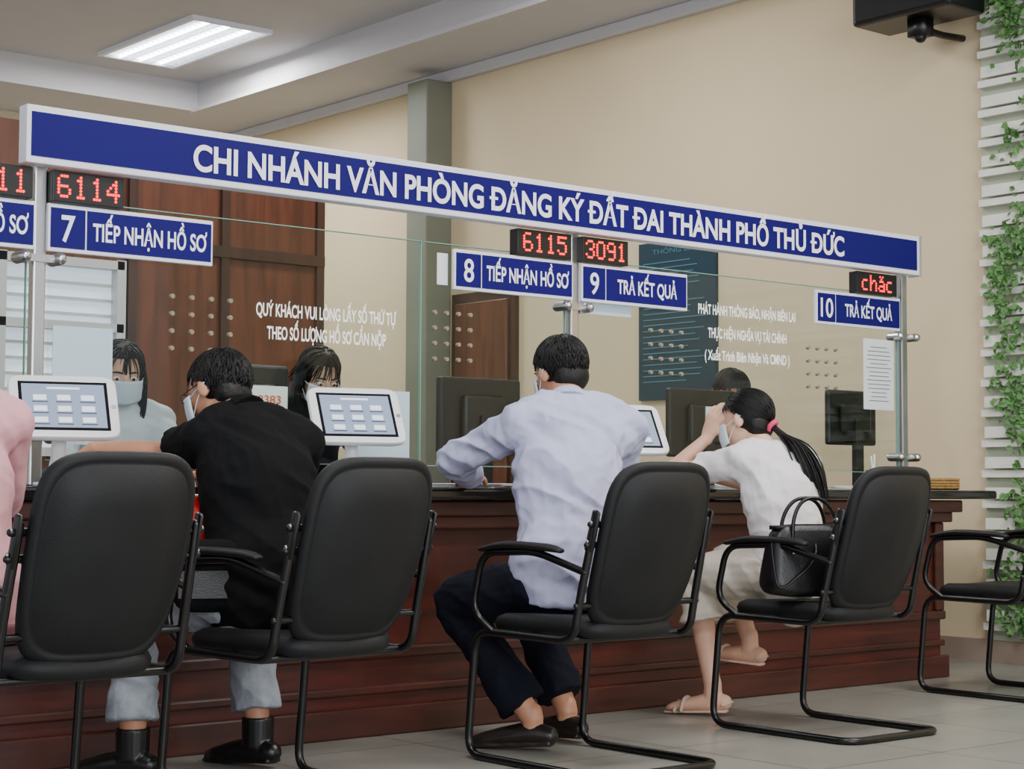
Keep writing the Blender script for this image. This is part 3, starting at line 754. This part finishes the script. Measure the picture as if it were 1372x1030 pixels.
# woman with ponytail
person('seated_woman',dict(pel=(5.02,4.40,.55),ch=(5.03,4.47,.81),nk=(5.045,4.56,.99),hd=(5.04,4.66,1.10),face=(-.30,.9,-.28),up=(.05,.4,.9),
 shL=(4.91,4.57,.945),elL=(4.85,4.88,.905),wrL=(4.955,4.78,1.04),hdL=(.2,-.25,.85),pnL=(.7,.1,-.3),tsL=-1,curlL=.5,
 shR=(5.18,4.50,.945),elR=(5.27,4.74,.85),wrR=(5.20,4.95,.885),hdR=(-.4,.85,-.1),pnR=(0,0,-1),tsR=1,
 hipL=(4.94,4.42,.53),knL=(4.90,4.79,.52),anL=(4.91,4.71,.10),toeL=(4.84,4.87,.03),
 hipR=(5.10,4.42,.53),knR=(5.10,4.82,.56),anR=(5.10,4.70,.27),toeR=(5.06,4.86,.22),
 tail=[V((5.085,4.51,1.045)),V((5.095,4.45,1.0)),V((5.10,4.40,.92)),V((5.115,4.37,.80))]),
 dict(skin=m_skin2,shirt=m_wtee,pants=m_skirt,shoe='sandal',low='skirt',w=.88,hair='pony',sleeve=.55,g=.02,hem=.08,fold=.009,mask=True,collar=False))
def pose(x,y,yaw,h=0,dx=0,look=(0,.9,-.35),arm=0.0):
    R=Matrix.Rotation(yaw,4,'Z'); T=Matrix.Translation((x,y,0))@R
    L=dict(pel=(0,0,.56),ch=(0,.06,.86+h),nk=(0,.12,1.07+h),hd=(0,.19,1.185+h),shL=(-.17,.09,1.01+h),shR=(.17,.09,1.01+h),
     elL=(-.23,.25,.80+h*.5),elR=(.23,.25,.80+h*.5),wrL=(-.12,.42,.80+arm),wrR=(.12,.42,.80+arm),
     hipL=(-.09,.02,.54),hipR=(.09,.02,.54),knL=(-.12,.40,.5),knR=(.12,.40,.5),anL=(-.12,.34,.10),anR=(.12,.34,.10),toeL=(-.14,.49,.03),toeR=(.14,.49,.03))
    D={k:T@V(v) for k,v in L.items()}
    r3=R.to_3x3()
    for k,v in dict(face=look,up=(0,.3,1),hdL=(.2,.9,0),hdR=(-.2,.9,0),pnL=(0,0,-1),pnR=(0,0,-1)).items(): D[k]=r3@V(v)
    D['tsL']=-1; D['tsR']=1
    return D
person('seated_woman',pose(1.775,4.26,0,0,0,arm=.09),dict(skin=m_skin2,shirt=m_pink,pants=m_navy,shoem=m_shoeb,w=.9,hair='long',sleeve=1,g=.022,hem=.1,hemband=True,vox=.007,bvox=.006,hn=300,mask=True,collar=False))
person('staff_woman',pose(3.25,6.32,math.pi-.3,.09),dict(skin=m_skin2,shirt=m_blouse,pants=m_navy,shoem=m_shoeb,w=.88,hair='long',sleeve=1,vox=.008,bvox=.005,hn=300,mask=True))
person('staff_woman',pose(4.14,6.38,math.pi-.1,.12,look=(0,.9,-.5)),dict(skin=m_skin2,shirt=m_blackshirt,pants=m_navy,shoem=m_shoeb,w=.88,hair='long',sleeve=1,vox=.008,bvox=.005,hn=300,mask=True))
person('staff_man',pose(6.7,6.5,math.pi+.1,.15,look=(0,.8,-.6)),dict(skin=m_skin,shirt=m_blouse,pants=m_navy,shoem=m_shoeb,w=1,hair='short',sleeve=1,vox=.008,bvox=.005,hn=800,mask=True))

# ---------------------------------------------------------------- small items
hb=empty('handbag',(4.81,4.15,.47),rad(-20))
T=Matrix.Translation((4.81,4.15,.470))@Matrix.Rotation(rad(-20),4,'Z')
mb=MB(); pillow(mb,.165,.125,5,[(.02,-.055),(.8,-.057),(.95,-.05),(1,-.03),(1,.03),(.95,.05),(.8,.057),(.02,.055)],lambda x,z,o_: V((x*(1-.12*(z/.125)),o_*(1-.35*(z/.125)),.13+z)))
me=mb.mesh('bag'); me.transform(T); mkobj('bag_body',me,m_leather,hb,True)
mb=MB()
for s in (-1,1):
    tube(mb,fillet([(-.09,s*.045,.17),(-.085,s*.04,.28),(-.04,s*.03,.345),(.04,s*.03,.345),(.085,s*.04,.28),(.09,s*.045,.17)],.05),.007,seg=10,sub=1)
tube(mb,fillet([(-.15,0,.22),(-.17,-.06,.10),(-.16,-.075,.02),(-.02,-.09,.13),(.02,0,.24)],.06),.004,seg=8,sub=1)
addbox(mb,(-.14,-.03,.235),(.14,.03,.25)); me=mb.mesh('handles'); me.transform(T); mkobj('handles',me,m_leather,hb,True)
mb=MB(); 
for s in (-.09,.09): ell(mb,(s,-.058,.16),(.009,.004,.009))
me=mb.mesh('studs'); me.transform(T); mkobj('studs',me,m_steel,hb,True)
# crossbody bag resting at the hip of the man in black
cb=empty('crossbody_bag',(2.50,4.36,.60))
T=Matrix.Translation((2.535,4.345,.60))@Matrix.Rotation(rad(-25),4,'Z')
mb=MB(); pillow(mb,.10,.10,4,[(.02,-.035),(.8,-.036),(.96,-.028),(1,-.01),(1,.01),(.96,.028),(.8,.036),(.02,.035)],lambda x,z,o_: V((x,o_,z)))
me=mb.mesh('pouch'); me.transform(T); mkobj('pouch',me,m_blackshirt,cb,True)
mb=MB(); addbox(mb,(-.085,-.040,-.06),(.085,-.033,.015)); addbox(mb,(-.08,-.039,.035),(.08,-.034,.042)); me=mb.mesh('pocket'); me.transform(T); mkobj('pocket',me,m_leather,cb)
hl=empty('motorbike_helmet',(2.63,4.60,.70))
mb=MB(); ell(mb,(2.64,4.60,.715),(.11,.125,.11),None,28,20); remesh(mb,'shell',m_red,hl,.008,1)
mb=MB(); tube(mb,[(2.64+.115*math.cos(a*.35-1.2),4.60+.13*math.sin(a*.35-1.2),.675) for a in range(18)],[(.012,.03)]*18,side=(0,0,1),seg=8,sub=1); mkobj('rim',mb.mesh('rim'),m_blk,hl,True)
tr=empty('wicker_tray',(6.75,5.15,CT))
mb=MB()
a,b=(6.62,5.05,CT+.001),(6.9,5.25,CT+.05)
addbox(mb,a,(b[0],b[1],CT+.006)); addbox(mb,a,(a[0]+.008,b[1],b[2])); addbox(mb,(b[0]-.008,a[1],a[2]),b); addbox(mb,a,(b[0],a[1]+.008,b[2])); addbox(mb,(a[0],b[1]-.008,a[2]),b)
for z in (CT+.012,CT+.024,CT+.036,CT+.05): tube(mb,[(a[0],a[1],z),(b[0],a[1],z),(b[0],b[1],z),(a[0],b[1],z),(a[0],a[1],z)],.006,seg=6,sub=1)
mkobj('weave',mb.mesh('w'),m_tray,tr)
def papers(x,y,n,rot):
    mb=MB()
    for i in range(n):
        T=Matrix.Translation((x+random.uniform(-.01,.01),y+random.uniform(-.01,.01),CT+.001+i*.003))@Matrix.Rotation(rot+random.uniform(-.2,.2),4,'Z')
        k=len(mb.v); addbox(mb,(-.105,-.148,0),(.105,.148,.0015)); 
        for j in range(k,len(mb.v)): mb.v[j]=T@mb.v[j]
    e=empty('paper_stack',(x,y,CT)); mkobj('sheets',mb.mesh('p'),m_paper,e)
papers(4.08,5.12,6,.4); papers(5.25,5.14,6,.2); papers(2.75,5.14,4,-.3); papers(5.6,5.15,4,1.2); papers(6.3,5.16,6,1.0)
pn=empty('pen_holder',(6.47,5.2,CT)); mb=MB(); tube(mb,[(6.47,5.2,CT),(6.47,5.2,CT+.09)],.035,seg=18,cap='flat',sub=1); mkobj('cup',mb.mesh('c'),m_blk,pn)
mb=MB(); tube(mb,[(6.47,5.2,CT+.06),(6.455,5.2,CT+.15)],.004,seg=8); tube(mb,[(6.475,5.2,CT+.06),(6.49,5.21,CT+.16)],.004,seg=8); mkobj('pens',mb.mesh('p'),m_tabw,pn)

# ---------------------------------------------------------------- light
w=bpy.data.worlds.new('world'); sc.world=w; w.use_nodes=True
bg=w.node_tree.nodes['Background']; bg.inputs[0].default_value=(.89,.93,1,1); bg.inputs[1].default_value=1.1
def area(name,loc,sx,sy,e,rot=(0,0,0),col=(1,.985,.965)):
    l=bpy.data.lights.new(name,'AREA'); l.shape='RECTANGLE'; l.size=sx; l.size_y=sy; l.energy=e; l.color=col
    o=bpy.data.objects.new(name,l); o.location=loc; o.rotation_euler=rot; sc.collection.objects.link(o)
for i,(x,y,en) in enumerate(((2.5,7,62),(5.6,7.2,72),(6.14,10.97,80),(2,3,86),(5.4,3,86),(5.4,1,86))): area('ceiling_lamp',(x,y,3.9),1.2,.6,en)
area('daylight_fill',(1.5,-2.5,2.0),5,2.6,270,(rad(82),0,rad(-25)),(.95,.97,1))  # unseen area light added behind the camera to brighten the scene

cd=bpy.data.cameras.new('camera'); cd.sensor_width=36; cd.sensor_fit='HORIZONTAL'; cd.lens=2400/1372*36; cd.clip_end=60
co=bpy.data.objects.new('camera',cd); sc.collection.objects.link(co); sc.camera=co
co.matrix_world=Matrix.Translation((0,0,.84))@Matrix.Rotation(-math.atan2(.640,.768),4,'Z')@Matrix.Rotation(math.radians(90+3.36),4,'X')@Matrix.Rotation(.004,4,'Z')
